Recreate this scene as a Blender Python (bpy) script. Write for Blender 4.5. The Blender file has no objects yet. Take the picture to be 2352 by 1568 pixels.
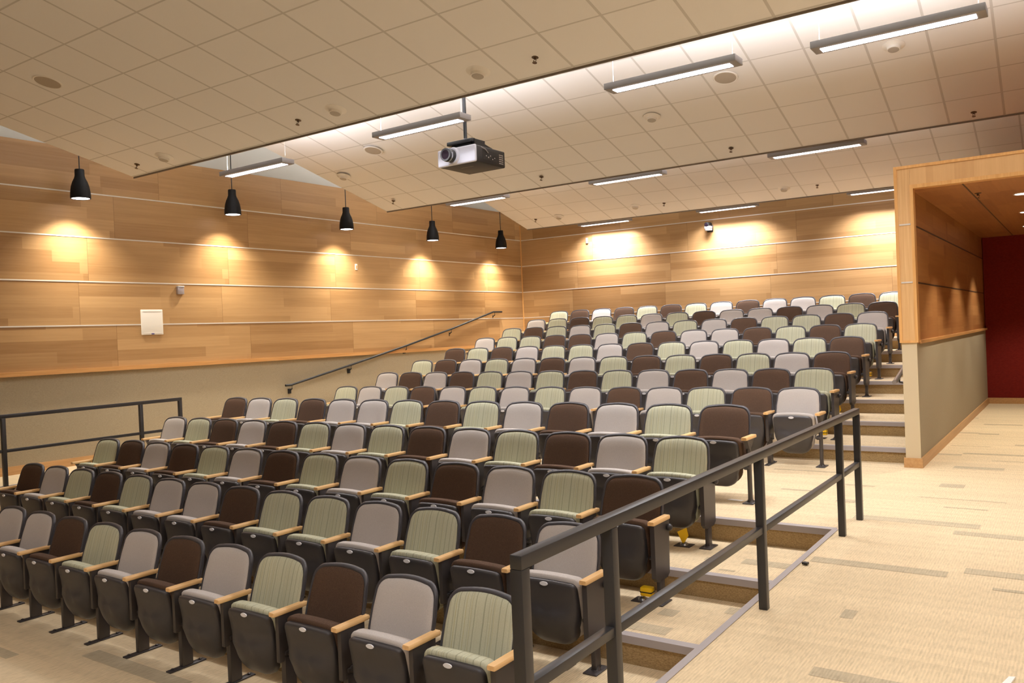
import bpy, bmesh, math, random
from mathutils import Vector, Matrix
random.seed(7)
D = bpy.data
C = bpy.context.scene.collection
sc = bpy.context.scene

# ---------------------------------------------------------------- camera, world, exposure
cam = D.cameras.new('camera'); cam.sensor_width = 36; cam.lens = 36 * 1904.3 / 2352
cam.clip_start = .05; cam.clip_end = 200
co = D.objects.new('camera', cam); C.objects.link(co); sc.camera = co
YAW, PITCH, ROLL = -.6058, -.00972, -.0419
f = Vector((math.sin(YAW) * math.cos(PITCH), math.cos(YAW) * math.cos(PITCH), math.sin(PITCH)))
r = Vector((math.cos(YAW), -math.sin(YAW), 0)); u = r.cross(f)
r2 = math.cos(ROLL) * r + math.sin(ROLL) * u; u2 = -math.sin(ROLL) * r + math.cos(ROLL) * u
m3 = Matrix((r2, u2, -f)).transposed().to_4x4(); m3.translation = Vector((0, 0, 1.63)); co.matrix_world = m3
w = D.worlds.new('world'); sc.world = w; w.use_nodes = True
w.node_tree.nodes['Background'].inputs[0].default_value = (.9, .8, .7, 1)
w.node_tree.nodes['Background'].inputs[1].default_value = .02
vs = sc.view_settings; vs.view_transform = 'Standard'; vs.look = 'None'; vs.gamma = 1; vs.use_curve_mapping = False
vs.exposure = 0.07
try:
    sc.cycles.use_denoising = True; sc.cycles.max_bounces = 8; sc.cycles.diffuse_bounces = 6; sc.cycles.sample_clamp_indirect = 4
except Exception: pass
LAMP_DOWN, LAMP_UP, LAMP_GLOW = 40., 150., 6.
PEND_W, DOWN_W = 340., 200.
LAMP_C, LAMP_UPC, WARM = (.98, .965, 1.), (.96, .95, 1.), (1, .91, .77)

# ---------------------------------------------------------------- helpers
def srgb(r_, g_, b_):
    t = lambda c: (c / 255 / 12.92) if c / 255 <= .04045 else ((c / 255 + .055) / 1.055) ** 2.4
    return (t(r_), t(g_), t(b_), 1)

def mat(name, col=(128, 128, 128), rough=.6, metal=0., spec=.5, emit=None, es=0.):
    m = D.materials.new(name); m.use_nodes = True; b = m.node_tree.nodes['Principled BSDF']
    b.inputs['Base Color'].default_value = srgb(*col); b.inputs['Roughness'].default_value = rough
    b.inputs['Metallic'].default_value = metal; b.inputs['Specular IOR Level'].default_value = spec
    if emit: b.inputs['Emission Color'].default_value = (*emit, 1); b.inputs['Emission Strength'].default_value = es
    return m

class NT:
    def __init__(s, m): s.t = m.node_tree; s.n = s.t.nodes; s.b = s.n['Principled BSDF']
    def new(s, t, **k):
        x = s.n.new(t)
        for a, v in k.items(): setattr(x, a, v)
        return x
    def l(s, a, b): s.t.links.new(a, b)
    def put(s, sock, v):
        if hasattr(v, 'is_linked') or hasattr(v, 'links'): s.l(v, sock)
        else: sock.default_value = v
    def math(s, op, a, b=0., c=0.):
        x = s.new('ShaderNodeMath', operation=op)
        for i, v in enumerate((a, b, c)): s.put(x.inputs[i], v)
        return x.outputs[0]
    def xyz(s):
        tc = s.new('ShaderNodeTexCoord'); sp = s.new('ShaderNodeSeparateXYZ'); s.l(tc.outputs['Object'], sp.inputs[0])
        return sp.outputs
    def vec(s, x, y, z=0.):
        c = s.new('ShaderNodeCombineXYZ')
        for i, v in enumerate((x, y, z)): s.put(c.inputs[i], v)
        return c.outputs[0]
    def noise(s, v, scale, detail=2.):
        x = s.new('ShaderNodeTexNoise'); s.l(v, x.inputs['Vector']); x.inputs['Scale'].default_value = scale; x.inputs['Detail'].default_value = detail
        return x.outputs['Fac']
    def white(s, v):
        x = s.new('ShaderNodeTexWhiteNoise', noise_dimensions='3D'); s.l(v, x.inputs['Vector']); return x.outputs['Value']
    def mix(s, f_, a, b, mode='MIX'):
        x = s.new('ShaderNodeMix', data_type='RGBA', blend_type=mode)
        s.put(x.inputs[0], f_); s.put(x.inputs[6], a); s.put(x.inputs[7], b); return x.outputs[2]
    def ramp(s, f_, a0, a1, b0, b1):
        x = s.new('ShaderNodeMapRange'); s.put(x.inputs[0], f_)
        for i, v in enumerate((a0, a1, b0, b1)): x.inputs[i + 1].default_value = v
        return x.outputs[0]
    def bump(s, h, st=.2, d=.01):
        x = s.new('ShaderNodeBump'); x.inputs['Strength'].default_value = st; x.inputs['Distance'].default_value = d
        s.l(h, x.inputs['Height']); s.l(x.outputs[0], s.b.inputs['Normal'])
    def col(s, c): s.l(c, s.b.inputs['Base Color'])

def wood_panel(name, U, V, v0, row, c1, c2, width=2.0, strip=.16):
    """veneer boards: U runs along the grain, V across; panels of height row from v0"""
    m = mat(name, rough=.42, spec=.35); n = NT(m); o = n.xyz()
    uu, vv = o[U], n.math('SUBTRACT', o[V], v0)
    band = n.math('FLOOR', n.math('DIVIDE', vv, row))
    sh = n.math('MULTIPLY', n.white(n.vec(band, 3.1, .5)), 7.)
    us = n.math('ADD', uu, sh)
    pc = n.math('FLOOR', n.math('DIVIDE', us, width))
    pv = n.white(n.vec(pc, band, 1.5))
    # every panel is split into strips of veneer, some running the full length
    sr = n.math('FLOOR', n.math('DIVIDE', n.math('ADD', vv, n.math('MULTIPLY', n.noise(n.vec(pc, band), 3.7), .12)), strip))
    half = n.math('FLOOR', n.math('DIVIDE', n.math('ADD', us, n.math('MULTIPLY', n.white(n.vec(band, sr, 4.4)), 1.6)), width * 1.0))
    sv = n.white(n.vec(n.math('ADD', pc, n.math('MULTIPLY', half, 13.)), sr, 9.5))
    gv = n.vec(n.math('MULTIPLY', us, 1.2), n.math('MULTIPLY', vv, 34.), n.math('MULTIPLY', pv, 30.))
    g = n.noise(gv, 1.0, 5.)
    fine = n.noise(n.vec(n.math('MULTIPLY', us, 6.), n.math('MULTIPLY', vv, 260.)), 1.0, 2.)
    t = n.math('ADD', n.math('ADD', n.math('MULTIPLY', pv, .28), n.math('MULTIPLY', sv, .42)), n.math('ADD', n.math('MULTIPLY', g, .45), n.math('MULTIPLY', fine, .18)))
    t = n.ramp(t, .25, 1.05, 0., 1.)
    c = n.mix(t, srgb(*c1), srgb(*c2))
    e = n.math('LESS_THAN', n.math('PINGPONG', us, width / 2), .004)
    e2 = n.math('MULTIPLY', e, .45)
    c = n.mix(e2, c, srgb(92, 58, 30))
    n.col(c); n.bump(fine, .05, .003)
    return m

def plain_wood(name, c1, c2, axis=2, rough=.4):
    m = mat(name, rough=rough, spec=.4); n = NT(m); o = n.xyz()
    v = [n.math('MULTIPLY', o[i], 1.5 if i == axis else 45.) for i in range(3)]
    g = n.noise(n.vec(*v), 1., 4.); n.col(n.mix(n.ramp(g, .3, .7, 0, 1), srgb(*c1), srgb(*c2)))
    return m

def fabric(name, c1, c2, scale=420., stripes=None, rough=.95):
    m = mat(name, rough=rough, spec=.15); n = NT(m); o = n.xyz()
    v = n.vec(n.math('MULTIPLY', o[0], 1.), n.math('MULTIPLY', o[1], .6), n.math('MULTIPLY', o[2], 2.2))
    g = n.noise(v, scale * .5, 2.); c = n.mix(n.ramp(g, .3, .7, 0, 1), srgb(*c1), srgb(*c2))
    if stripes:
        k = n.noise(n.vec(o[0], 0., 0.), 62., 3.)
        c = n.mix(n.ramp(k, .54, .60, 0, .62), c, srgb(*stripes[0]))
        k2 = n.noise(n.vec(n.math('ADD', o[0], 5.), 0., 0.), 85., 2.)
        c = n.mix(n.ramp(k2, .60, .64, 0, .6), c, srgb(*stripes[1]))
    n.col(c); n.bump(g, .18, .002); return m

def carpet(name, base, dark, U=0, V=1):
    m = mat(name, rough=.97, spec=.1); n = NT(m); o = n.xyz(); X, Y, Z = o[U], o[V], o[2]
    # ribs along V, soft broad courses along U, and scattered darker dashes
    rib = n.math('PINGPONG', X, .008); rb = n.ramp(rib, 0., .008, 0., 1.)
    fl = n.noise(n.vec(n.math('MULTIPLY', X, 90.), n.math('MULTIPLY', Y, 14.), Z), 1., 3.)
    crs = n.math('FLOOR', n.math('DIVIDE', Y, .07))
    t = n.white(n.vec(crs, 2.2, .7))
    c = n.mix(n.math('MULTIPLY', t, .32), srgb(*base), srgb(*[x * .84 for x in base]))
    c = n.mix(n.math('MULTIPLY', n.ramp(fl, .45, .75, 0, 1), .4), c, srgb(*[x * .70 for x in base]))
    c = n.mix(n.math('MULTIPLY', n.math('SUBTRACT', 1., rb), .22), c, srgb(*[x * .7 for x in base]))
    n.col(c); n.bump(n.math('ADD', rb, fl), .25, .004); return m

def tiles(name):
    m = mat(name, (222, 212, 200), rough=.9, spec=.1); n = NT(m); o = n.xyz(); T = .61
    wx = n.math('LESS_THAN', n.math('PINGPONG', n.math('ADD', o[0], 0.), T / 2), .013)
    wy = n.math('LESS_THAN', n.math('PINGPONG', o[1], T / 2), .009)
    g = n.noise(n.vec(o[0], o[1]), 260., 3.); g2 = n.noise(n.vec(o[0], o[1]), 40., 2.)
    c = n.mix(n.math('MULTIPLY', g, .35), srgb(240, 237, 234), srgb(216, 211, 205))
    tv = n.white(n.vec(n.math('FLOOR', n.math('DIVIDE', o[0], T)), n.math('FLOOR', n.math('DIVIDE', o[1], T)), 1.))
    c = n.mix(n.math('MULTIPLY', tv, .12), c, srgb(218, 213, 207))
    ln = n.math('MAXIMUM', wx, wy)
    c = n.mix(n.math('MULTIPLY', ln, .45), c, srgb(160, 152, 140))
    n.col(c); n.bump(n.math('SUBTRACT', n.math('MULTIPLY', g2, .15), ln), .35, .008); return m

M = dict(
    woodL=wood_panel('oak_veneer_side', 1, 2, 1.375, .640, (192, 154, 106), (146, 108, 66), 2.35),
    woodB=wood_panel('oak_veneer_back', 0, 2, 1.375, .640, (192, 154, 106), (146, 108, 66), 2.35),
    woodP=wood_panel('oak_veneer_portal', 1, 2, 1.35, .637, (186, 134, 80), (146, 94, 50), 1.3),
    woodC=wood_panel('oak_veneer_soffit', 1, 0, -1.5, .6, (184, 128, 76), (144, 90, 48), 1.3),
    woodF=plain_wood('oak_frame_upright', (222, 182, 128), (206, 160, 106), 2),
    woodH=wood_panel('oak_frame_header', 2, 0, 0, .45, (224, 182, 128), (196, 150, 98), 4., .2),
    edge=plain_wood('oak_lipping', (224, 174, 110), (208, 154, 90), 2),
    ledge=plain_wood('oak_ledge', (204, 154, 96), (186, 134, 78), 1),
    base=plain_wood('oak_skirting', (200, 158, 108), (184, 140, 90), 1),
    arm=plain_wood('maple_arm', (240, 200, 142), (226, 178, 118), 1, .35),
    wallfab=fabric('woven_wallcovering', (168, 155, 129), (152, 139, 115), 160., rough=.9),
    wallend=mat('painted_wall_end', (208, 192, 160), .8, spec=.2),
    pale=mat('pale_plaster', (206, 206, 200), .85, spec=.2),
    red=fabric('red_wall', (122, 33, 25), (108, 26, 20), 60., rough=.8),
    carpet=carpet('loop_carpet', (230, 208, 170), None), dash=carpet('loop_carpet_dash', (196, 180, 150), None),
    riser=fabric('shaded_riser_carpet', (176, 150, 108), (140, 116, 80), 160.),  # same carpet as the treads, with the shade put into a darker tan
    nose=mat('vinyl_nosing', (164, 156, 154), .5, spec=.4),
    metal=mat('aluminium_reveal', (226, 220, 210), .4, .3),
    tile=tiles('ceiling_tile'),
    cloudedge=mat('cloud_edge_trim', (120, 108, 96), .5),
    rail=mat('painted_steel_rail', (54, 53, 54), .38, .35, .6),
    darkline=mat('dark_reveal_line', (84, 58, 36), .6),
    railb=mat('polished_rail', (150, 144, 142), .3, .5, .6),
    black=mat('satin_black', (20, 20, 22), .45),
    shade=mat('matt_black_shade', (12, 12, 14), .6, spec=.25),
    plastic=mat('charcoal_plastic', (62, 59, 60), .40, spec=.45),
    rim=mat('charcoal_back_rim', (62, 60, 64), .45, spec=.45),
    steel=mat('charcoal_steel', (68, 63, 62), .4, .25, .5),
    chrome=mat('bright_steel', (190, 190, 192), .22, .9),
    white=mat('white_plastic', (236, 230, 218), .5),
    badge=mat('white_badge', (225, 225, 228), .35),
    grille=mat('grille_grey', (176, 164, 148), .7),
    sens=mat('sensor_white', (236, 231, 224), .6), sensg=mat('sensor_grey', (176, 168, 158), .5),
    lampbody=mat('lamp_grey', (140, 135, 134), .5, .2),
    lens=mat('lit_louvre', (255, 255, 255), .5, emit=(1, .95, 1), es=LAMP_GLOW),
    plens=mat('lit_lamp_face', (255, 255, 255), .5, emit=(1, .93, .96), es=9.),
    dlens=mat('lit_downlight', (255, 255, 255), .5, emit=(1, .93, .9), es=8.),
    cable=mat('white_cable', (170, 166, 160), .5),
    bronze=mat('sprinkler_bronze', (96, 76, 60), .4, .7),
    pface=mat('projector_silver', (196, 196, 206), .35, .3), pbody=mat('projector_black', (22, 20, 20), .5),
    glass=mat('lens_glass', (20, 14, 24), .05, spec=.9), yellow=mat('yellow_tag', (240, 190, 10), .5),
    paper=mat('paper', (240, 236, 228), .8), alum=mat('brushed_box', (190, 184, 190), .3, .6),
    G=fabric('sage_striped_fabric', (198, 198, 174), (184, 184, 158), 420., ((142, 142, 120), (172, 164, 116))),
    B=fabric('brown_fabric', (96, 75, 61), (73, 56, 44)),
    Y=fabric('grey_fabric', (200, 193, 187), (182, 175, 170)),
)

class MB:
    """collects shapes into one mesh"""
    def __init__(s): s.bm = bmesh.new()
    def box(s, a, b, bev=0., seg=2):
        v = [s.bm.verts.new((x, y, z)) for x in (a[0], b[0]) for y in (a[1], b[1]) for z in (a[2], b[2])]
        fs = [s.bm.faces.new([v[i] for i in q]) for q in ((0, 1, 3, 2), (4, 6, 7, 5), (0, 4, 5, 1), (2, 3, 7, 6), (0, 2, 6, 4), (1, 5, 7, 3))]
        if bev:
            es = list({e for f_ in fs for e in f_.edges})
            bmesh.ops.bevel(s.bm, geom=es, offset=bev, segments=seg, profile=.5, affect='EDGES')
        return s
    def poly(s, pts):
        s.bm.faces.new([s.bm.verts.new(p) for p in pts]); return s
    def prism(s, pts, d):
        """closed prism from a planar polygon pts swept by vector d"""
        a = [s.bm.verts.new(p) for p in pts]; b = [s.bm.verts.new(Vector(p) + Vector(d)) for p in pts]
        n = len(pts); s.bm.faces.new(a); s.bm.faces.new(b[::-1])
        for i in range(n): s.bm.faces.new((a[i], b[i], b[(i + 1) % n], a[(i + 1) % n]))
        return s
    def tube(s, pts, rad, seg=10, cap=True):
        pts = [Vector(p) for p in pts]; rings = []
        for i, p in enumerate(pts):
            t = ((pts[min(i + 1, len(pts) - 1)] - p).normalized() + (p - pts[max(i - 1, 0)]).normalized()).normalized()
            a = t.cross(Vector((0, 0, 1)) if abs(t.z) < .9 else Vector((1, 0, 0))).normalized(); b = t.cross(a)
            rr = rad[i] if isinstance(rad, (list, tuple)) else rad
            rings.append([s.bm.verts.new(p + rr * (math.cos(2 * math.pi * k / seg) * a + math.sin(2 * math.pi * k / seg) * b)) for k in range(seg)])
        for A, B_ in zip(rings, rings[1:]):
            for k in range(seg): s.bm.faces.new((A[k], A[(k + 1) % seg], B_[(k + 1) % seg], B_[k]))
        if cap: s.bm.faces.new(rings[0][::-1]); s.bm.faces.new(rings[-1])
        return s
    def lathe(s, prof, seg=24, at=(0, 0, 0), capa=True, capb=True):
        rings = [[s.bm.verts.new((at[0] + p[0] * math.cos(2 * math.pi * k / seg), at[1] + p[0] * math.sin(2 * math.pi * k / seg), at[2] + p[1])) for k in range(seg)] for p in prof]
        for A, B_ in zip(rings, rings[1:]):
            for k in range(seg): s.bm.faces.new((A[k], A[(k + 1) % seg], B_[(k + 1) % seg], B_[k]))
        if capa: s.bm.faces.new(rings[0][::-1])
        if capb: s.bm.faces.new(rings[-1])
        return s
    def loft(s, rings, capa=True, capb=True):
        R = [[s.bm.verts.new(p) for p in q] for q in rings]; n = len(R[0])
        for A, B_ in zip(R, R[1:]):
            for k in range(n): s.bm.faces.new((A[k], A[(k + 1) % n], B_[(k + 1) % n], B_[k]))
        for q, c in ((R[0], capa), (R[-1], capb)):
            if c:
                ce = s.bm.verts.new(sum((v.co for v in q), Vector()) / n)
                for k in range(n): s.bm.faces.new((q[k], q[(k + 1) % n], ce))
        return s
    def mesh(s, name, m, smooth=35.):
        bmesh.ops.recalc_face_normals(s.bm, faces=s.bm.faces[:])
        me = D.meshes.new(name); s.bm.to_mesh(me); s.bm.free()
        me.materials.append(M[m] if isinstance(m, str) else m)
        if smooth:
            me.shade_smooth()
            try: me.set_sharp_from_angle(angle=math.radians(smooth))
            except Exception: pass
        return me
    def obj(s, name, m, parent=None, loc=None, smooth=35.):
        return link(name, s.mesh(name, m, smooth), parent, loc)

def link(name, me, parent=None, loc=None):
    o = D.objects.new(name, me); C.objects.link(o)
    if parent is not None: o.parent = parent
    if loc is not None: o.location = loc
    return o
def thing(name, label, cat, loc=(0, 0, 0), group=None, rotz=0.):
    o = D.objects.new(name, None); o.empty_display_size = .1; C.objects.link(o); o.location = loc; o.rotation_euler = (0, 0, rotz)
    return tag(o, label, cat, group)
def tag(o, label, cat, group=None):
    o['label'] = label; o['category'] = cat
    if group: o['group'] = group
    return o
def struct(o, label=None):
    o['kind'] = 'structure'
    if label: o['label'] = label
    return o
def S(name, mb, m, label=None, smooth=35.): return struct(mb.obj(name, m, smooth=smooth), label)
def copy_tree(o, loc=None, parent=None, label=None):
    c = o.copy(); C.objects.link(c)
    if parent is not None: c.parent = parent
    if loc is not None: c.location = loc
    if label: c['label'] = label
    for ch in [x for x in D.objects if x.parent == o]: copy_tree(ch, None, c)
    return c
def area(name, loc, sx, sy, power, col, parent=None, rot=(0, 0, 0), spread=180.):
    l = D.lights.new(name, 'AREA'); l.shape = 'RECTANGLE'; l.size = sx; l.size_y = sy; l.energy = power; l.color = col; l.spread = math.radians(spread)
    o = D.objects.new(name, l); C.objects.link(o); o.location = loc; o.rotation_euler = rot
    if parent is not None: o.parent = parent
    return o

# ---------------------------------------------------------------- room
LX = lambda y: -12.174 + .034 * y           # left wall
BY = lambda x: 17.294 + .048 * (x + 11)     # back wall
REV = [1.375, 2.004, 2.642, 3.289, 3.932, 4.575]
LY1 = (17.294 + .048 * (-12.174 + 11)) / (1 - .048 * .034)
LXC = LX(LY1)
XR, XL = -1.645, -11.06                      # edges of the two raised side walks
# rows: back-top y, floor z, colours, seat centre x
ROWS = [
    (1, 3.830, -0.708, 'BYYBGYBYGBYG', [-9.073, -8.529, -7.982, -7.431, -6.877, -6.319, -5.758, -5.192, -4.623, -4.05, -3.473, -2.892]),
    (2, 4.844, -0.540, 'BYGBGYYBGGYGBY', [-10.263, -9.715, -9.166, -8.614, -8.06, -7.504, -6.944, -6.381, -5.815, -5.244, -4.669, -4.089, -3.504, -2.913]),
    (3, 5.729, -0.355, 'GBYBGYBGYGBYGB', [-10.185, -9.642, -9.104, -8.557, -8.001, -7.438, -6.869, -6.297, -5.722, -5.145, -4.57, -3.995, -3.425, -2.858]),
    (4, 6.690, -0.182, 'YGBYBGYGBYGBYG', [-10.203, -9.66, -9.111, -8.555, -7.993, -7.428, -6.859, -6.287, -5.715, -5.142, -4.57, -3.999, -3.432, -2.868]),
    (5, 7.651, 0.0, 'BYGBYYGBGYBYGB', [-10.167, -9.63, -9.085, -8.534, -7.976, -7.413, -6.846, -6.275, -5.702, -5.128, -4.553, -3.979, -3.406, -2.836]),
    (6, 9.788, 0.0, 'GYGBYGYGYBYGBY', [-10.112, -9.564, -8.989, -8.438, -7.85, -7.287, -6.714, -6.123, -5.564, -4.983, -4.419, -3.861, -3.289, -2.748]),
    (7, 10.858, 0.164, 'YBYBGYGBGYBYBG', [-10.182, -9.63, -9.069, -8.503, -7.932, -7.357, -6.781, -6.205, -5.631, -5.06, -4.495, -3.936, -3.385, -2.845]),
    (8, 11.863, 0.331, 'GBYGYBYGBGBGYB', [-10.231, -9.661, -9.087, -8.512, -7.935, -7.359, -6.783, -6.21, -5.639, -5.072, -4.51, -3.954, -3.405, -2.863]),
    (9, 12.894, 0.512, 'BGBYGGYBGYGYGB', [-10.256, -9.69, -9.119, -8.544, -7.968, -7.39, -6.813, -6.237, -5.664, -5.096, -4.533, -3.978, -3.43, -2.893]),
    (10, 13.923, 0.693, 'YGGBBYGBYYBGBG', [-10.275, -9.713, -9.144, -8.571, -7.996, -7.418, -6.841, -6.265, -5.691, -5.122, -4.559, -4.003, -3.455, -2.918]),
    (11, 14.956, 0.875, 'GBGYGBYGYBGGBY', [-10.299, -9.732, -9.16, -8.585, -8.008, -7.43, -6.853, -6.278, -5.706, -5.138, -4.576, -4.021, -3.475, -2.937]),
    (12, 16.019, 1.055, 'YGBGGYGBYYBYGB', [-10.347, -9.776, -9.202, -8.625, -8.047, -7.469, -6.893, -6.318, -5.746, -5.178, -4.616, -4.06, -3.512, -2.972]),
    (13, 17.073, 1.252, 'GBYBGBGYBYYGBG', [-10.373, -9.793, -9.214, -8.636, -8.06, -7.485, -6.912, -6.341, -5.773, -5.208, -4.646, -4.087, -3.532, -2.982]),
]
Z = {k: z for k, _, z, _, _ in ROWS}
NOSE = {2: 3.86, 3: 4.79, 4: 5.72, 5: 6.69, 7: 10.06, 8: 11.1, 9: 12.12, 10: 13.14, 11: 14.18, 12: 15.24, 13: 16.29}

def floor_(name, a, b, label, dashes=()):
    n = MB().box(a, b); me = n.mesh(name, 'carpet', 0); me.materials.append(M['dash'])
    bm = bmesh.new(); bm.from_mesh(me)
    for x0, x1, y0, y1 in dashes:
        fc = bm.faces.new([bm.verts.new((x, y, b[2] + .0012)) for x, y in ((x0, y0), (x1, y0), (x1, y1), (x0, y1))]); fc.material_index = 1
    bm.to_mesh(me); bm.free(); return struct(link(name, me), label)
WALK = [[-1.28, -.79, 13.92, 14.02], [-1.48, -1.24, 12.87, 12.95], [-1.24, -1.0, 12.79, 12.9], [-1.48, -1.23, 10.8, 10.9], [-1.23, -.62, 10.93, 11.04], [-1.21, -.74, 9.88, 10.04], [-1.2, -.99, 8.76, 8.95], [-1.04, -.71, 7.83, 7.86],
        [-1.62, -.71, 7.13, 7.28], [-.86, -.2, 6.89, 7.01], [-1.59, -.76, 5.73, 5.86], [-.68, -.1, 5.87, 6.0], [-.5, -.1, 5.58, 5.63], [-1.16, -1.09, 4.71, 4.86], [-1.1, -.6, 3.87, 3.98], [-.76, -.3, 11.79, 11.88], [-1.48, -1.42, 14.73, 14.81],
        [-1.44, -1.0, 11.6, 11.63], [-.9, -.2, 10.5, 10.53], [-1.3, -.6, 8.2, 8.22]]
LAND = [[-2.0, -1.73, 8.55, 8.59], [-1.9, -1.68, 7.74, 7.86], [-2.9, -2.2, 9.2, 9.24], [-2.5, -2.2, 8.1, 8.16]]
def rdash(x0, x1, y0, y1, n):
    o_ = []
    for _ in range(n):
        x = random.uniform(x0, x1 - .7); y = random.uniform(y0, y1 - .2); o_.append([x, x + random.choice((.12, .3, .6)), y, y + random.choice((.035, .09, .14))])
    return o_
FRONT = [[-6.42, -5.2, 3.28, 3.42], [-7.3, -6.9, 2.95, 3.05], [-9.5, -8.7, 3.2, 3.26]] + rdash(-11, -1.7, -2, 2.6, 30)
# floors: front floor, right and left walks, landing, tiers
floor_('floor', (-16, -8, -.9), (8, NOSE[2], Z[1]), 'beige carpet at the foot of the first row', FRONT)
floor_('floor_walkway', (XR, -8, -.89), (8, 18.5, 0), 'beige carpet of the raised entrance walk', WALK)
floor_('floor_side', (-16, -8, -.88), (XL, NOSE[7], 0), 'beige carpet beside the far wall')
floor_('floor_landing', (XL, NOSE[5], -.87), (XR, NOSE[7], 0), 'beige carpet of the cross aisle', LAND)
ks = [2, 3, 4, 7, 8, 9, 10, 11, 12, 13]
for k in ks:
    y1 = NOSE.get(k + 1, 18.6) if k != 4 else NOSE[5]
    x0 = XL if k < 5 else -13
    floor_('floor_tier', (x0, NOSE[k], -.86), (XR, y1, Z[k]), f'carpeted seating tier under row {k}', rdash(-2.8, XR - .05 + .4, NOSE[k] + .1, NOSE[k] + .9, 3) if k < 7 else [])
for k in [2, 3, 4, 5] + ks[3:]:
    zl = Z[k - 1]; zt = Z[k]; x0 = XL if k < 6 else LX(NOSE[k]) + .02
    S('trim_riser', MB().box((x0, NOSE[k] - .008, zl), (XR, NOSE[k], zt - .03)), 'riser', 'carpeted step riser, shade mixed into its tan')
    S('trim_nosing', MB().prism([(x0, NOSE[k] - .022, zt + .004), (x0, NOSE[k] - .026, zt - .045), (x0, NOSE[k] - .002, zt - .05), (x0, NOSE[k], zt), (x0, NOSE[k] + .05, zt + .004)], (XR - x0, 0, 0)), 'nose', 'grey vinyl step nosing')
# edges of the raised walks
S('trim_walk_edge', MB().prism([(XR + .018, -2, .005), (XR - .024, -2, .005), (XR - .026, -2, -.045), (XR, -2, -.045)], (0, NOSE[5] + 2, 0)), 'nose', 'grey vinyl edging along the walk')
S('trim_side_edge', MB().prism([(XL - .018, -2, .005), (XL + .024, -2, .005), (XL + .026, -2, -.045), (XL, -2, -.045)], (0, NOSE[5] + 2, 0)), 'nose', 'grey vinyl edging along the far walk')

# left wall: woven lower part, oak veneer bands, pale strip above
def lwall(z0, z1, off=0., y0=-8, y1=LY1):
    n = MB(); n.prism([(LX(y0) + off, y0, z0), (LX(y1) + off, y1, z0), (LX(y1) + off, y1, z1), (LX(y0) + off, y0, z1)], (-.2, 0, 0)); return n
def bwall(z0, z1, off=0., x0=LXC, x1=8.):
    n = MB(); n.prism([(x0, BY(x0) - off, z0), (x1, BY(x1) - off, z0), (x1, BY(x1) - off, z1), (x0, BY(x0) - off, z1)], (0, .2, 0)); return n
S('wall_left', lwall(-.9, REV[0]), 'wallfab', 'woven beige lower wall on the far side')
S('wall_left_veneer', lwall(REV[0], REV[5], .03), 'woodL', 'oak veneer boards on the far side wall')
S('wall_left_upper', lwall(REV[5], 6.2), 'pale', 'pale strip of wall above the veneer')
S('wall_back_veneer', bwall(.9, REV[5], .03), 'woodB', 'oak veneer boards on the wall behind the top row')
S('wall_back_upper', bwall(REV[5], 6.2), 'pale')
S('wall_back', bwall(-.9, .9), 'wallfab')
for i, z in enumerate(REV[1:5]):
    S(f'trim_{i + 1}', lwall(z - .009, z + .009, .036), 'metal', 'thin metal reveal between veneer bands')
    S(f'trim_{i + 5}', bwall(z - .009, z + .009, .036), 'metal', 'thin metal reveal between veneer bands')
S('trim_ledge', lwall(REV[0] - .05, REV[0] + .012, .065), 'ledge', 'rounded oak ledge under the veneer')
S('baseboard_left', lwall(0, .115, .02, -8, NOSE[7]), 'base', 'oak skirting on the far wall')
S('trim_corner', MB().box((LXC + .03, LY1 - .05, 1.2), (LXC + .05, LY1 - .03, 4.3)), 'edge')
# remaining shell: front wall, right wall, deck
S('wall_front', MB().box((-16, -8.2, -.9), (8, -8, 6.2)), 'pale')
S('wall_right', MB().box((6.0, -8, -.9), (6.2, 18.6, 6.2)), 'wallend')
S('ceiling', MB().box((-16, -8.2, 5.75), (8, 18.8, 5.95)), 'pale', 'pale deck above the tile clouds')

# ---------------------------------------------------------------- tilted tile clouds
CL = {0: (1.55, 4.03, .232, .019, 0., -9.882, .636), 1: (6.693, 4.034, .232, .019, 0., -9.882, .636),
      2: (11.821, 4.081, .251, .058, -.001, -1.957, .617), 3: (16.825, 4.079, .262, .031, -.008, -6.865, .556)}
CLX = {0: -10.87, 1: -10.87, 2: -10.89, 3: -10.98}
def cloud_z(c, x, y):
    ye, zl, th, a, b, _, _ = CL[c]; return zl + b * (x + 5) + (ye + a * (x + 5) - y) * math.tan(th)
for c, (ye, zl, th, a, b, x0, s0) in CL.items():
    ex = Vector((1, a, b)).normalized(); es = Vector((0, -math.cos(th), math.sin(th))); ez = ex.cross(es).normalized()
    # local frame: x along the edge measured from a tile joint, y up the slope measured from a joint
    org = Vector((x0, ye + a * (x0 + 5), zl + b * (x0 + 5))) + es * s0
    mw = Matrix((ex, es, ez)).transposed().to_4x4(); mw.translation = org
    xa, xb = CLX[c] - x0, 5.9 - x0; sa, sb = -s0, 4.95 - s0
    tk = .045
    zz = (0, tk) if ez.z > 0 else (0, -tk)
    o = MB().box((xa, sa, min(zz)), (xb, sb, max(zz))).obj(f'ceiling_cloud', 'tile', smooth=0); o.matrix_world = mw; struct(o, 'sloping panel of square ceiling tiles')
    e = MB().box((xa, sa - .012, min(zz) + .001), (xb, sa - .0, max(zz) + .02)).obj('trim_cloud_edge', 'cloudedge', smooth=0); e.matrix_world = mw; struct(e)

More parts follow.
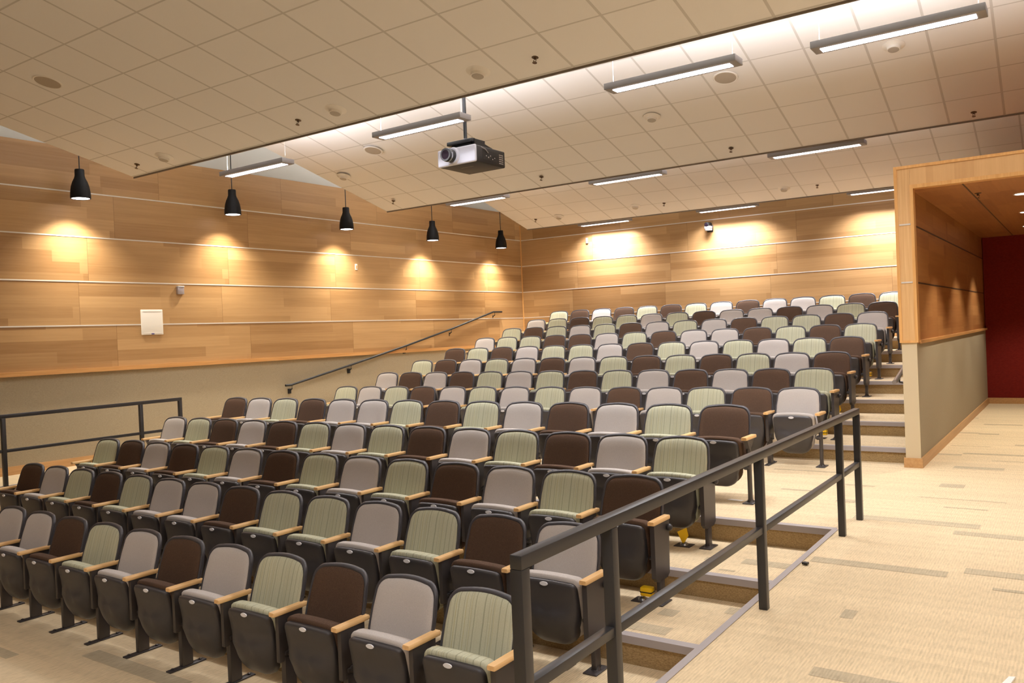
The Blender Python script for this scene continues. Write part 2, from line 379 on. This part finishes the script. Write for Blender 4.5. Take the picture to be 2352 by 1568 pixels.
# ---------------------------------------------------------------- entrance: half wall, oak surround, red end wall
PX0, PX1, PY, RY = -1.645, -1.50, 9.8, 17.24
S('wall_partition', MB().box((PX0, PY, 0), (PX1, 18.4, 1.36)), 'wallfab', 'woven beige half wall beside the stairs')
S('trim_partition_end', MB().box((PX0 - .002, PY - .012, .1), (PX1 + .002, PY - .001, 1.36)), 'wallend', 'painted end of the half wall')
S('baseboard_partition', MB().box((PX0 - .02, PY - .032, 0), (PX1 + .02, PY + .01, .105)).box((PX1, PY, 0), (PX1 + .02, RY, .105)), 'base', 'oak skirting round the half wall')
S('wall_entrance', MB().box((PX0 + .01, PY + .03, 1.36), (PX1 - .01, 18.4, 3.22)), 'woodP', 'oak boards lining the entrance passage')
fx0, fx1, zt0, zt1 = -1.665, -1.48, 3.0, 3.25
S('trim_surround_post', MB().box((fx0 + .03, PY - .02, 1.375), (fx1 - .03, PY + .1, zt1 - .03)), 'woodF', 'oak face of the entrance surround')
S('trim_surround_header', MB().box((fx1 - .029, PY - .02, zt0 + .04), (6., PY + .1, zt1 - .03)), 'woodH', 'oak header over the entrance')
S('trim_surround_edge', MB().box((fx0, PY - .028, 1.35), (fx0 + .03, PY + .1, zt1)).box((fx0 + .03, PY - .028, zt1 - .03), (6., PY + .1, zt1))
  .box((fx1 - .03, PY - .028, 1.35), (fx1, PY + .1, zt0 + .04)).box((fx1, PY - .028, zt0), (6., PY + .1, zt0 + .04)).box((fx0 + .03, PY - .028, 1.35), (fx1 - .03, PY + .1, 1.375)), 'edge', 'oak lipping round the entrance surround')
for z in (2.0, 2.622): S('trim_surround_reveal', MB().box((fx0 + .04, PY - .026, z - .008), (fx1 - .035, PY - .018, z + .008)), 'metal')
for z in (2.0, 2.622): S('trim_entrance_reveal', MB().box((PX1 - .012, PY + .1, z - .008), (PX1 - .006, RY, z + .008)), mat('dark_reveal', (70, 52, 38), .5))
S('trim_entrance_sill', MB().box((PX1 - .02, PY + .1, 1.335), (PX1 + .03, RY, 1.37)), 'ledge', 'oak sill under the passage boards')
S('ceiling_entrance', MB().box((PX0 + .01, PY + .1, zt0 - .0), (6., 18.4, zt1 - .02)), 'woodC', 'oak soffit of the entrance passage')
S('wall_red', MB().box((PX1, RY, 0), (6., RY + .1, zt0)), 'red', 'dark red wall at the end of the passage')
S('baseboard_red', MB().box((PX1 + .02, RY - .02, 0), (6., RY, .105)), 'base', 'oak skirting under the red wall')
S('trim_soffit_reveal', MB().box((-1.03, PY + .1, zt0 - .003), (-1.015, RY, zt0 + .01)), 'darkline')
for i, (x, y) in enumerate([(-.56, 11.3), (-.62, 13.4), (-.7, 15.6)]):
    t = thing('downlight', ['round downlight nearest the entrance header', 'middle round downlight in the oak soffit', 'round downlight nearest the red wall'][i], 'light', (x, y, zt0), 'downlights in the oak soffit')
    MB().lathe([(.075, -.004), (.092, -.008), (.095, 0.)], 28, capa=False).obj('trim_ring', 'white', t)
    MB().lathe([(.001, -.006), (.078, -.006)], 28, capa=False, capb=False).obj('lamp_lens', 'dlens', t)
    l = D.lights.new('downlight_beam', 'SPOT'); l.energy = DOWN_W; l.color = WARM; l.spot_size = math.radians(98); l.spot_blend = .5; l.shadow_soft_size = .05
    lo = D.objects.new('downlight_beam', l); C.objects.link(lo); lo.location = (0, 0, -.02); lo.parent = t

# ---------------------------------------------------------------- suspended linear lights
me_h = MB().box((-.655, -.10, -.030), (.655, .10, .032), .005).mesh('housing', 'lampbody')
me_l = MB().box((-.585, -.052, -.036), (.585, .052, -.028)).mesh('louvre', 'lens', 0)
def louvre_fins():
    n = MB()
    for k in range(30): n.box((-.57 + k * .0393, -.054, -.040), (-.567 + k * .0393, .054, -.035))
    return n.mesh('louvre_blades', 'lampbody', 0)
me_f = louvre_fins()
def linear(x, y, z, top, label, group, rz=0., down=1., up=1., spread=140):
    t = thing('pendant_light_bar', label, 'light', (x, y, z), group, rz)
    link('housing', me_h, t); link('louvre', me_l, t); link('louvre_blades', me_f, t)
    for sx in (-.6, .6):
        MB().tube([(sx, 0, .04), (sx, 0, .06), (sx + .004, 0, top - z)], [.005, .002, .002], 6).obj('cable', 'cable', t)
    area('bar_light', (0, 0, -.046), 1.16, .1, LAMP_DOWN * down, LAMP_C, t, (0, 0, 0), spread)
    if up: area('bar_uplight', (0, 0, .05), 1.16, .1, LAMP_UP * up, LAMP_UPC, t, (math.pi, 0, 0), 165)
    return t
ORD = ['first', 'second', 'third', 'fourth', 'fifth', 'sixth', 'seventh', 'eighth', 'ninth', 'tenth', 'eleventh', 'twelfth', 'thirteenth', 'fourteenth']
for i, (x, y, z) in enumerate([(-9.1, 7.27, 3.99), (-6.13, 7.2, 4.01), (-3.13, 7.31, 3.985), (-1.215, 7.45, 3.98), (2.4, 7.5, 3.98)]):
    if i == 4: lb = 'added light bar, out of view over the entrance walk in the nearest row'  # last bar is added out of view to light the walk floor
    else: lb = f'grey suspended light bar, {ORD[i]} from the far side wall in the nearest row'
    linear(x, y, z, cloud_z(2, x, y), lb, 'light bars in the nearest row')
for i, (x, y, z) in enumerate([(-9.02, 12.1, 4.075), (-6.0, 12.1, 4.055), (-3.05, 12.1, 4.035)]):
    linear(x, y, z, cloud_z(3, x, y), f'grey suspended light bar, {ORD[i]} from the far side wall in the middle row', 'light bars in the middle row')
for i, (x, y, z) in enumerate([(-9.07, 17.05, 4.105), (-6.17, 17.1, 4.09), (-3.1, 17.15, 4.08)]):
    linear(x, y, z, 5.75, f'grey light bar washing the back wall, {ORD[i]} from the far corner', 'light bars along the back wall', .03, 2.5, .25, 122)
# bars added out of view over the front, to light near seats and walk
for x in (-9.1, -6.1, -3.1, -.1, 2.9):
    for y in (2.15, -2.9): linear(x, y, 4.0, 5.3 if y > 0 else 5.75, 'added light bar, out of view over the front of the hall', 'added light bars over the front', 0., 1.5 if x > -1 else (.2 if x < -8 else (.3 if y > 0 else 1.3)), 0.)

# ---------------------------------------------------------------- wall pendants
PEND = [(-11.565, 6.2, 3.775), (-11.48, 8.67, 3.771), (-11.395, 11.14, 3.717), (-11.315, 13.55, 3.665), (-11.23, 15.93, 3.64)]
for i, (x, y, z) in enumerate(PEND):
    t = thing('pendant_lamp', f'black bottle-shaped pendant lamp, {ORD[i]} along the oak wall from the front', 'lamp', (x, y, z), 'black pendants along the oak wall')
    s_ = 1.0
    MB().lathe([(.118, .0), (.131, 0.), (.133, .02), (.130, .09), (.118, .17), (.098, .235), (.074, .285), (.064, .32), (.062, .40), (.058, .412), (.012, .42)], 32, capa=False).obj('lamp_shade', 'shade', t)
    MB().lathe([(.001, .006), (.119, .006)], 32, capa=False, capb=False).obj('lamp_lens', 'plens', t)
    MB().tube([(0, 0, .415), (0, 0, 5.75 - z)], .008, 8).obj('cord', 'black', t)
    l = D.lights.new('pendant_beam', 'SPOT'); l.energy = PEND_W; l.color = WARM; l.spot_size = math.radians(120); l.spot_blend = 1.; l.shadow_soft_size = .06
    lo = D.objects.new('pendant_beam', l); C.objects.link(lo); lo.location = (0, 0, -.01); lo.parent = t

# ---------------------------------------------------------------- seats
def outline(hw0, hw1, h, rb, rt, arch, n=7, bulge=0.):
    """closed outline (s,t), bottom corners radius rb, top corners radius rt; half width hw0 at bottom, hw1 at top"""
    pts = []
    def arc(cx, cy, r_, a0, a1):
        for k in range(n + 1):
            a = math.radians(a0 + (a1 - a0) * k / n); pts.append((cx + r_ * math.cos(a), cy + r_ * math.sin(a)))
    arc(-hw0 + rb, rb, rb, 180, 270); arc(hw0 - rb, rb, rb, 270, 360)
    for k in (1, 2, 3): tt = rb + (h - rt - rb) * k / 4; pts.append((hw0 + (hw1 - hw0) * tt / h + bulge * math.sin(math.pi * tt / h), tt))
    arc(hw1 - rt, h - rt, rt, 0, 90)
    for k in (1, 2, 3, 4, 5): x = (hw1 - rt) * (1 - k / 3); pts.append((x, h + arch * (1 - (x / (hw1 - rt)) ** 2)))
    arc(-hw1 + rt, h - rt, rt, 90, 180)
    for k in (3, 2, 1): tt = rb + (h - rt - rb) * k / 4; pts.append((-(hw0 + (hw1 - hw0) * tt / h + bulge * math.sin(math.pi * tt / h)), tt))
    return pts
def pad(ol, rings, place):
    """inflate an outline: rings = [(inset, depth)], place maps (s,t,d) to a point"""
    h = max(p[1] for p in ol); hw = max(p[0] for p in ol); out = []
    for ins, d in rings:
        kx, ky = 1 - ins / hw, 1 - 2 * ins / h
        out.append([place(p[0] * kx, h / 2 + (p[1] - h / 2) * ky, d) for p in ol])
    return out
TILT = math.radians(16.5)
def pl_back(s, t, d):      # d > 0 towards the sitter (-y)
    y = .105 + t * math.sin(TILT) - d * math.cos(TILT) - .42 * s * s - .10 * max(0, t - .3) ** 2
    return Vector((s, y, .365 + t * math.cos(TILT) + d * math.sin(TILT) * -1))
ol_sh = outline(.254, .248, .520, .05, .098, .012, bulge=.008)
ol_pd = outline(.237, .230, .486, .04, .084, .011, bulge=.008)
BACK_SH = MB().loft(pad(ol_sh, [(.07, -.030), (.03, -.024), (.008, -.012), (0, .004), (.001, .020), (.007, .026), (.016, .022), (.03, .012)], pl_back)).mesh('back_shell', 'rim', 60)
def pl_bp(s, t, d): return pl_back(s, t + .017, d)
PADS = {}
for c in 'GBY':
    PADS[c] = (MB().loft(pad(ol_pd, [(.0, .008), (.0, .020), (.004, .029), (.014, .036), (.04, .043), (.09, .047), (.15, .046)], pl_bp)).mesh('back_cushion', c, 60),
               None)
# tipped-up seat: shell faces the front, cushion behind it
ol_ss = outline(.188, .214, .432, .13, .045, .008, bulge=.010)
def pl_seat(s, t, d):      # d > 0 forward (-y)
    k = min(1., max(0., (.29 - t) / .10)); k = k * k * (3 - 2 * k)
    q = max(0., t) / .43
    y = -.015 - .105 * q ** .9 - d * (1. if d < 0 else .45 + 1.15 * k) + .30 * s * s * (.3 + .7 * q)
    return Vector((s, y, .135 + t))
SEAT_SH = MB().loft(pad(ol_ss, [(.03, -.052), (.006, -.048), (0, -.036), (.0, -.005), (.007, .010), (.02, .020), (.06, .032), (.11, .038), (.16, .040)], pl_seat)).mesh('seat_shell', 'plastic', 60)
ol_sc = outline(.205, .234, .437, .13, .06, .010, bulge=.010)
def pl_sc(s, t, d): return pl_seat(s, t + .022, d)
for c in 'GBY':
    PADS[c] = (PADS[c][0], MB().loft(pad(ol_sc, [(.06, -.135), (.02, -.128), (.004, -.115), (0, -.09), (0, -.05), (.004, -.038), (.02, -.030)], pl_sc)).mesh('seat_cushion', c, 60))
def plate_mesh():
    n = MB(); pts = [(.030 * math.cos(a), .013 * math.sin(a)) for a in [2 * math.pi * k / 20 for k in range(20)]]
    n.prism([(a, 0, b) for a, b in pts], (0, .006, 0)); return n.mesh('number_plate', 'badge', 0)
PLATE = plate_mesh()
ARM = MB().loft([[Vector((x * wv, y, z)) for x, z in ((-.026, .581), (.026, .581), (.028, .586), (.028, .600), (.023, .607), (-.023, .607), (-.028, .600), (-.028, .586))] for y, wv in ((-.124, .86), (-.117, .98), (-.10, 1.), (.13, 1.), (.15, .96), (.157, .86))]).mesh('armrest', 'arm', 40)
POST = MB().box((-.017, -.085, .27), (.017, .12, .581), .006).box((-.022, -.045, .012), (.022, .045, .30), .006).mesh('leg', 'steel', 30)
FOOT = MB().box((-.028, -.15, 0), (.028, .15, .012), .004).lathe([(.012, .012), (.012, .02), (.004, .024)], 10, (0, -.115, 0)).lathe([(.012, .012), (.012, .02), (.004, .024)], 10, (0, .115, 0)).mesh('foot_plate', 'steel', 30)
HINGE = MB().box((-.027, -.02, .300), (.027, .05, .345), .008).box((-.028, -.045, .312), (.028, -.01, .336), .006).mesh('hinge', 'steel', 30)
PANEL = MB().prism([(-.016, -.105, .20), (-.016, -.105, .581), (-.016, .15, .581), (-.016, .13, .19), (-.016, .09, .165), (-.016, -.06, .165)], (.034, 0, 0)).box((-.016, -.03, .012), (.018, .04, .18), .005).mesh('end_panel', 'steel', 30)
KNOB = MB().lathe([(.001, -.026), (.014, -.022), (.022, -.012), (.025, 0.), (.022, .012), (.014, .022), (.001, .026)], 16, capa=False, capb=False).mesh('knob', 'plastic', 60)
OPEN = MB().loft([[Vector((x * 1., y, z)) for x, y in [(.02 * math.cos(2 * math.pi * k / 14), .032 * math.sin(2 * math.pi * k / 14)) for k in range(14)]] for z in (.012, .54)]).prism([(-.018, -.08, .58), (-.018, .12, .58), (-.018, .05, .52), (-.018, -.02, .48)], (.036, 0, 0)).mesh('leg', 'steel', 40)
FOOT2 = MB().box((-.05, -.085, 0), (.05, .085, .01), .004).lathe([(.034, .01), (.022, .035)], 14).mesh('foot_plate', 'steel', 30)
CNAME = {'G': 'sage striped', 'B': 'dark brown', 'Y': 'light grey'}
ROWN = {1: 'front row', 2: 'second row from the front', 3: 'third row from the front', 4: 'fourth row from the front', 5: 'fifth row from the front',
        6: 'sixth row from the front', 7: 'seventh row from the front', 8: 'sixth row from the back', 9: 'fifth row from the back', 10: 'fourth row from the back',
        11: 'third row from the back', 12: 'second row from the back', 13: 'back row'}
HW = .283
def stand(t, x, kind):
    link('armrest', ARM, t, (x, 0, 0))
    if kind == 'mid': link('leg', POST, t, (x, 0, 0)); link('foot_plate', FOOT, t, (x, 0, 0)); link('hinge', HINGE, t, (x, 0, 0))
    elif kind == 'panel':
        p = link('end_panel', PANEL, t, (x, 0, 0)); link('knob', KNOB, p, (.034, .115, .525)); link('foot_plate', FOOT2, t, (x, 0, 0)); link('hinge', HINGE, t, (x - .035, 0, 0))
    else: link('leg', OPEN, t, (x, 0, 0)); link('foot_plate', FOOT2, t, (x, 0, 0)); link('hinge', HINGE, t, (x - .02, 0, 0))
for k, yb, z, cols, xs in ROWS:
    n = len(xs)
    for i, (c, x) in enumerate(zip(cols, xs)):
        q = n - 1 - i
        edge_ = 'railing steps' if k < 6 else 'entrance stairs'
        pos = f'nearest the {edge_}' if q == 0 else f'{ORD[q]} from the {edge_}'
        t = thing('auditorium_seat', f'{CNAME[c]} tip-up seat, {pos}, {ROWN[k]}', 'seat', (x, yb - .262, z), f'tip-up seats in the {ROWN[k]}')
        b = link('back_shell', BACK_SH, t); link('back_cushion', PADS[c][0], t)
        s = link('seat_shell', SEAT_SH, t); link('seat_cushion', PADS[c][1], t)
        link('number_plate', PLATE, s, (0, -.137, .556))
        xr = (xs[i + 1] - x) / 2 if i < n - 1 else HW
        stand(t, xr - (.02 if q else 0), 'mid' if q else ('open' if k in (5, 6) else 'panel'))
        if i == 0: stand(t, -HW, 'open')

# ---------------------------------------------------------------- railings
RAILX = -1.555
def railing(name, label, x, ys, ztop, zmid, ext, sz=.048):
    t = thing(name, label, 'railing', (x, ys[0], 0), None)
    h = sz / 2; y0 = ys[0]
    MB().box((-h, -h + ext[0] - y0, ztop - sz), (h, ext[1] - y0 + h, ztop), .004).obj('top_rail', 'rail', t)
    for a, b in zip(ys, ys[1:]): MB().box((-h * .8, a - y0 + h, zmid - sz * .8), (h * .8, b - y0 - h, zmid), .003).obj('mid_rail', 'rail', t)
    for y in ys: MB().box((-h, y - y0 - h, -.0), (h, y - y0 + h, ztop - sz), .003).obj('post', 'rail', t)
    return t
railing('guard_railing', 'dark steel guard railing along the entrance walk, near the camera', RAILX, [2.235, 2.86, 4.66, 6.515, 7.10], .905, .475, (2.235, 7.10))
railing('guard_railing', 'dark steel guard railing in front of the far woven wall', -11.05, [2.3, 2.95, 4.82, 6.64, 7.26], .89, .455, (2.3, 7.26))
# wall handrail beside the upper steps, on the far wall
t = thing('handrail', 'sloping dark handrail fixed to the far oak wall', 'handrail', (LX(9.8), 9.8, .9))
hp = [(9.83, .872), (9.95, .872), (11.42, 1.158), (12.97, 1.472), (14.45, 1.797), (15.94, 2.158), (16.27, 2.158)]
P = lambda y, z, o_=.085: (LX(y) + o_ - LX(9.8), y - 9.8, z - .9)
MB().tube([P(*q) for q in hp], .021, 12).obj('rail', 'black', t)
for y, z in [(9.97, .865), (11.4, 1.14), (12.95, 1.455), (14.4, 1.775), (16.0, 2.145)]:
    p = Vector(P(y, z)); MB().tube([p + Vector((0, 0, -.0)), p + Vector((0, 0, -.06)), p + Vector((-.065, 0, -.10))], .011, 8).box((p.x - .1, p.y - .03, p.z - .15), (p.x - .055, p.y + .03, p.z - .06), .006).obj('bracket', 'black', t)
t = thing('handrail', 'short handrail end beside the entrance half wall above the steps', 'handrail', (PX0, 10.3, .95))
MB().tube([(-.135, -.26, -.045), (-.135, -.2, -.04), (-.135, .5, .105), (-.135, 6.2, 1.13)], .026, 12).obj('rail', 'railb', t)
for yy, zz in ((.05, -.005), (1.8, .325), (3.6, .65)): MB().tube([(-.135, yy, zz), (-.135, yy, zz - .06), (-.004, yy, zz - .09)], .011, 8).box((-.02, yy - .03, zz - .14), (0., yy + .03, zz - .05), .005).obj('bracket', 'rail', t)

# ---------------------------------------------------------------- ceiling devices
def on_cloud(o, c, x, y):
    ye, zl, th, a, b, _, _ = CL[c]
    ex = Vector((1, a, b)).normalized(); es = Vector((0, -math.cos(th), math.sin(th))); ez = ex.cross(es).normalized()
    if ez.z < 0: ez = -ez
    ey = ez.cross(ex); mw = Matrix((ex, ey, ez)).transposed().to_4x4(); mw.translation = Vector((x, y, cloud_z(c, x, y))); o.matrix_world = mw
SP = [(1, -9.04, 4.55, 'round flush speaker in the nearest ceiling panel'), (2, -9.14, 9.58, 'round flush speaker in the middle panel beyond the projector bar'),
      (2, -3.5, 9.82, 'round flush speaker in the middle panel behind the third light bar'), (3, -2.3, 14.96, 'round flush speaker in the rear panel above the entrance'),
      (3, -7.83, 14.73, 'round flush speaker half hidden behind a rear light bar')]
for c, x, y, lb in SP:
    t = thing('ceiling_speaker', lb, 'speaker', (0, 0, 0), 'flush ceiling speakers'); on_cloud(t, c, x, y)
    MB().lathe([(.128, -.008), (.142, -.012), (.152, 0.)], 32, capa=False).obj('trim_ring', 'sens', t)
    MB().lathe([(.001, -.006), (.13, -.006)], 32, capa=False, capb=False).obj('grille', 'grille', t)
SE = [(1, -9.71, 6.32), (1, -6.55, 6.32), (1, -4.65, 6.34), (2, -10.37, 10.12), (2, -4.72, 10.34), (2, -1.645, 9.95), (3, -9.78, 16.2), (3, -7.86, 16.2), (3, -4.73, 16.3)]
PN = {1: 'nearest ceiling panel', 2: 'middle ceiling panel', 3: 'rear ceiling panel'}; cnt = {}
for c, x, y in SE:
    cnt[c] = cnt.get(c, 0) + 1
    t = thing('ceiling_sensor', f'round white ceiling sensor, {ORD[cnt[c] - 1]} from the far side wall in the {PN[c]}', 'sensor', (0, 0, 0), 'white ceiling sensors'); on_cloud(t, c, x, y)
    MB().lathe([(.115, 0.), (.118, -.006), (.085, -.016), (.07, -.03), (.066, -.055)], 28, capa=False).obj('housing', 'sens', t)
    MB().lathe([(.001, -.058), (.055, -.058), (.064, -.05)], 28, capa=False, capb=False).obj('face', 'sensg', t)
cnt = {}
for c, x, y in [(1, -10.35, 6.33), (1, -7.16, 6.33), (1, -4.02, 6.36), (2, -10.33, 11.3), (2, -7.2, 11.43), (2, -4.1, 11.62), (2, -1.07, 11.82), (3, -10.41, 16.2), (3, -7.22, 16.25), (3, -4.12, 16.35)]:
    cnt[c] = cnt.get(c, 0) + 1
    t = thing('fire_sprinkler', f'bronze fire sprinkler, {ORD[cnt[c] - 1]} from the far side wall in the {PN[c]}', 'sprinkler', (0, 0, 0), 'ceiling sprinklers'); on_cloud(t, c, x, y)
    MB().lathe([(.036, 0.), (.034, -.006), (.014, -.010), (.012, -.022)], 16, capa=False).obj('escutcheon', 'bronze', t)
    MB().tube([(0, 0, -.02), (.014, 0, -.035), (0, 0, -.056)], .004, 6).tube([(0, 0, -.02), (-.014, 0, -.035), (0, 0, -.056)], .004, 6).lathe([(.022, -.057), (.022, -.060)], 12).obj('deflector', 'bronze', t)
t = thing('fire_sprinkler', 'fire sprinkler in the oak soffit of the entrance', 'sprinkler', (-.965, 10.8, zt0))
MB().lathe([(.036, 0.), (.034, -.006), (.014, -.010), (.012, -.03)], 16, capa=False).obj('escutcheon', 'bronze', t)
MB().tube([(0, 0, -.02), (.014, 0, -.035), (0, 0, -.056)], .004, 6).lathe([(.022, -.057), (.022, -.060)], 12).obj('deflector', 'bronze', t)

# ---------------------------------------------------------------- projector on its pole
px, py, pz = -6.03, 7.72, 3.64
t = thing('projector', 'silver fronted black projector hanging from a black ceiling pole', 'projector', (px, py, pz))
MB().box((-.28, .02, .0), (.28, .60, .20), .018, 3).obj('body', 'pbody', t)
MB().box((-.285, -.01, .0), (.285, .03, .205), .02, 3).obj('front_panel', 'pface', t)
def ring(a, b, rr, ax=(-.085, 0, .105)): return [(ax[0], a, ax[2]), (ax[0], b, ax[2])], rr
ln = MB().tube([(-.05, -.008, .105), (-.05, -.04, .105)], [.108, .095], 28).obj('lens_collar', 'pface', t)
MB().tube([(-.05, -.03, .105), (-.05, -.15, .105)], [.078, .075], 28).obj('lens_barrel', 'pbody', t)
l2 = MB().tube([(-.05, -.10, .105), (-.05, -.12, .105)], [.081, .081], 28).obj('lens_ring', 'chrome', t)
MB().lathe([(.001, 0), (.055, 0)], 24, capa=False, capb=False).obj('lens_glass', 'glass', t, (-.05, -.1515, .105)).rotation_euler = (math.pi / 2, 0, 0)
MB().box((-.245, -.014, .14), (-.19, -.009, .165)).obj('label_plate', 'badge', t)
n_ = MB()
for j in range(5):
    for kk in range(4): n_.box((.279, .47 + kk * .022, .035 + j * .025), (.283, .482 + kk * .022, .047 + j * .025))
n_.obj('vent_holes', 'sensg', t)
n_ = MB(); n_.box((.279, .14, .05), (.282, .42, .16)); n_.obj('connector_panel', 'black', t)
n_ = MB()
for j in range(5): n_.box((.281, .20 + j * .042, (.085, .07, .095, .06, .08)[j]), (.285, .215 + j * .042, (.098, .088, .11, .075, .092)[j]), .002)
n_.obj('connector', 'chrome', t)
MB().box((-.09, .2, -.001), (.09, .205, .001)).obj('nameplate', 'grille', t)
for sx in (-.2, .2): MB().box((sx - .025, .08, .2), (sx + .025, .16, .222), .005).obj('foot', 'pbody', t)
mt = MB().box((-.19, .06, .255), (.19, .32, .30), .006).box((-.15, .1, .2), (.15, .3, .256), .004).prism([(.17, .1, .3), (.17, .46, .23), (.17, .46, .215), (.17, .1, .22)], (.025, 0, 0)).obj('mount_bracket', 'black', t)
MB().tube([(-.01, .2, .29), (-.01, .2, cloud_z(2, px, py + .2) - pz + .02)], .022, 16).lathe([(.05, .295), (.05, .31), (.024, .34)], 18, (-.01, .2, 0)).obj('pole', 'black', t)
MB().tube([(.19, .06, .205), (.27, .10, .19), (.292, .18, .165), (.288, .24, .13)], .006, 8).obj('cord', 'lampbody', t)

# ---------------------------------------------------------------- wall fittings
def wallthing(name, label, cat, y, z): return thing(name, label, cat, (LX(y) + .03, y, z), None, -math.atan(.034))
t = wallthing('wall_cabinet', 'white flush box panel fixed to the oak wall', 'panel', 7.394, 2.037)
MB().box((0, -.178, -.195), (.022, .178, .195), .008, 3).obj('cover', 'white', t)
MB().box((.02, -.15, .165), (.026, .15, .17)).box((.02, -.15, -.17), (.026, .15, -.165)).obj('groove', 'sens', t)
MB().box((.02, -.022, -.19), (.03, .022, -.172), .002).obj('latch', mat('latch_blue', (70, 60, 120), .4), t)
t = wallthing('wall_bracket', 'small brushed metal box on the oak wall above the white panel', 'bracket', 7.888, 2.54)
MB().box((0, -.055, -.065), (.05, .055, .05), .006).obj('housing', 'alum', t); MB().box((.0, -.055, .05), (.06, .055, .066), .003).obj('lid', 'badge', t)
t = wallthing('wall_switch', 'small pale plate high on the oak wall between two pendants', 'switch', 11.69, 3.061)
MB().box((0, -.03, -.06), (.012, .03, .06), .003).obj('plate', 'white', t); MB().box((.012, -.012, -.03), (.02, .012, .03), .002).obj('rocker', 'ledge', t)
t = thing('wall_outlet', 'white outlet on the woven wall behind the far railing', 'outlet', (LX(7.59), 7.59, .356))
MB().box((0, -.035, -.055), (.01, .035, .055), .003).obj('plate', 'white', t)
for dz in (-.022, .022): MB().box((.009, -.013, dz - .012), (.012, .013, dz + .012), .002).obj('socket', 'sensg', t)
yb = BY(-6.7) - .03
t = thing('wall_camera', 'black and silver camera on a bracket on the back wall', 'camera', (-6.70, yb, 3.765))
MB().box((-.07, -.02, -.1), (.07, 0, .04), .006).box((-.02, -.08, -.06), (.02, 0, -.03)).obj('bracket', 'black', t)
MB().lathe([(.075, -.075), (.08, -.06), (.08, -.05)], 20, (0, -.1, 0)).obj('base', 'pface', t)
MB().box((-.075, -.17, -.05), (.075, -.04, .02), .02, 3).obj('arm', 'alum', t)
MB().tube([(0.0, -.02, .055), (-.02, -.16, .05)], .055, 18).obj('head', 'black', t)
MB().tube([(-.02, -.16, .05), (-.023, -.18, .049)], .034, 18).obj('lens', 'glass', t)
M['alum2'] = M['lampbody']
t = thing('wall_sensor', 'small narrow plate on the back wall under the first wash light', 'sensor', (-9.70, BY(-9.7) - .03, 3.76))
MB().box((-.028, -.03, -.065), (.028, 0, .065), .004).obj('plate', 'alum2', t)

# ---------------------------------------------------------------- floor power stubs with yellow tags, scraps
for k, dx, dy, kind, lb in [(2, .23, -.03, 'clear', 'floor plate with a yellow scrap under the second row end seat'), (3, .14, -.01, 'block', 'floor plate with a yellow banded block under the third row end seat'), (4, .20, -.03, 'flag', 'floor plate with a yellow flag tag under the fourth row end seat'),
                      (7, .2, .05, 'block', 'yellow tag under the end seat on the first upper step'), (8, .2, .05, 'flag', 'yellow tag under the end seat on the second upper step'),
                      (9, .2, .05, 'flag', 'yellow tag under the end seat on the third upper step'), (10, .2, .05, 'block', 'yellow tag under the end seat on the fourth upper step')]:
    row = ROWS[k - 1]; x = row[4][-1] + HW - dx; y = row[1] - .262 + dy
    t = thing('floor_power_stub', lb, 'floor box', (x, y, row[2]), 'power stubs with yellow tags')
    MB().box((-.07, -.06, 0), (.07, .06, .006), .002).obj('base_plate', 'steel', t)
    MB().lathe([(.035, .006), (.03, .02), (.012, .03), (.012, .045)], 14).obj('cap', 'chrome', t)
    if kind == 'flag': MB().prism([(-.004, -.03, .03), (.012, -.03, .03), (.05, -.03, .09), (.035, -.03, .155), (-.045, -.03, .115)], (0, .012, 0)).obj('tag', 'yellow', t)
    elif kind == 'block':
        o = MB().box((.0, -.045, .045), (.09, .02, .11), .01).obj('tag', 'yellow', t); MB().box((-.002, -.047, .07), (.092, .022, .08), .004).obj('band', 'black', t)
    else: MB().box((.02, .0, .03), (.06, .03, .07), .01).obj('tag', 'yellow', t)
tag(MB().prism([(-.02, -.09, 0), (.015, -.075, 0), (.035, .06, 0), (.01, .05, 0)], (0, 0, .008)).obj('paper_scrap', 'paper', None, (-.338, 4.2, .003)), 'white scrap of paper on the walk carpet at the frame edge', 'litter')
tag(MB().prism([(-.02, -.012, 0), (.018, -.02, 0), (.022, .01, 0), (-.01, .016, 0)], (0, 0, .014)).obj('debris', 'black', None, (-1.59, 5.63, .006)), 'small black crumb on the walk edge beside the railing', 'litter')
tag(MB().prism([(-.07, -.02, 0), (.06, -.035, 0), (.08, .01, 0), (-.05, .03, 0)], (0, 0, .003)).obj('paper_card', 'paper', None, (-2.72, 7.45, .0)), 'pale card on the carpet beside the fifth row end foot', 'litter')
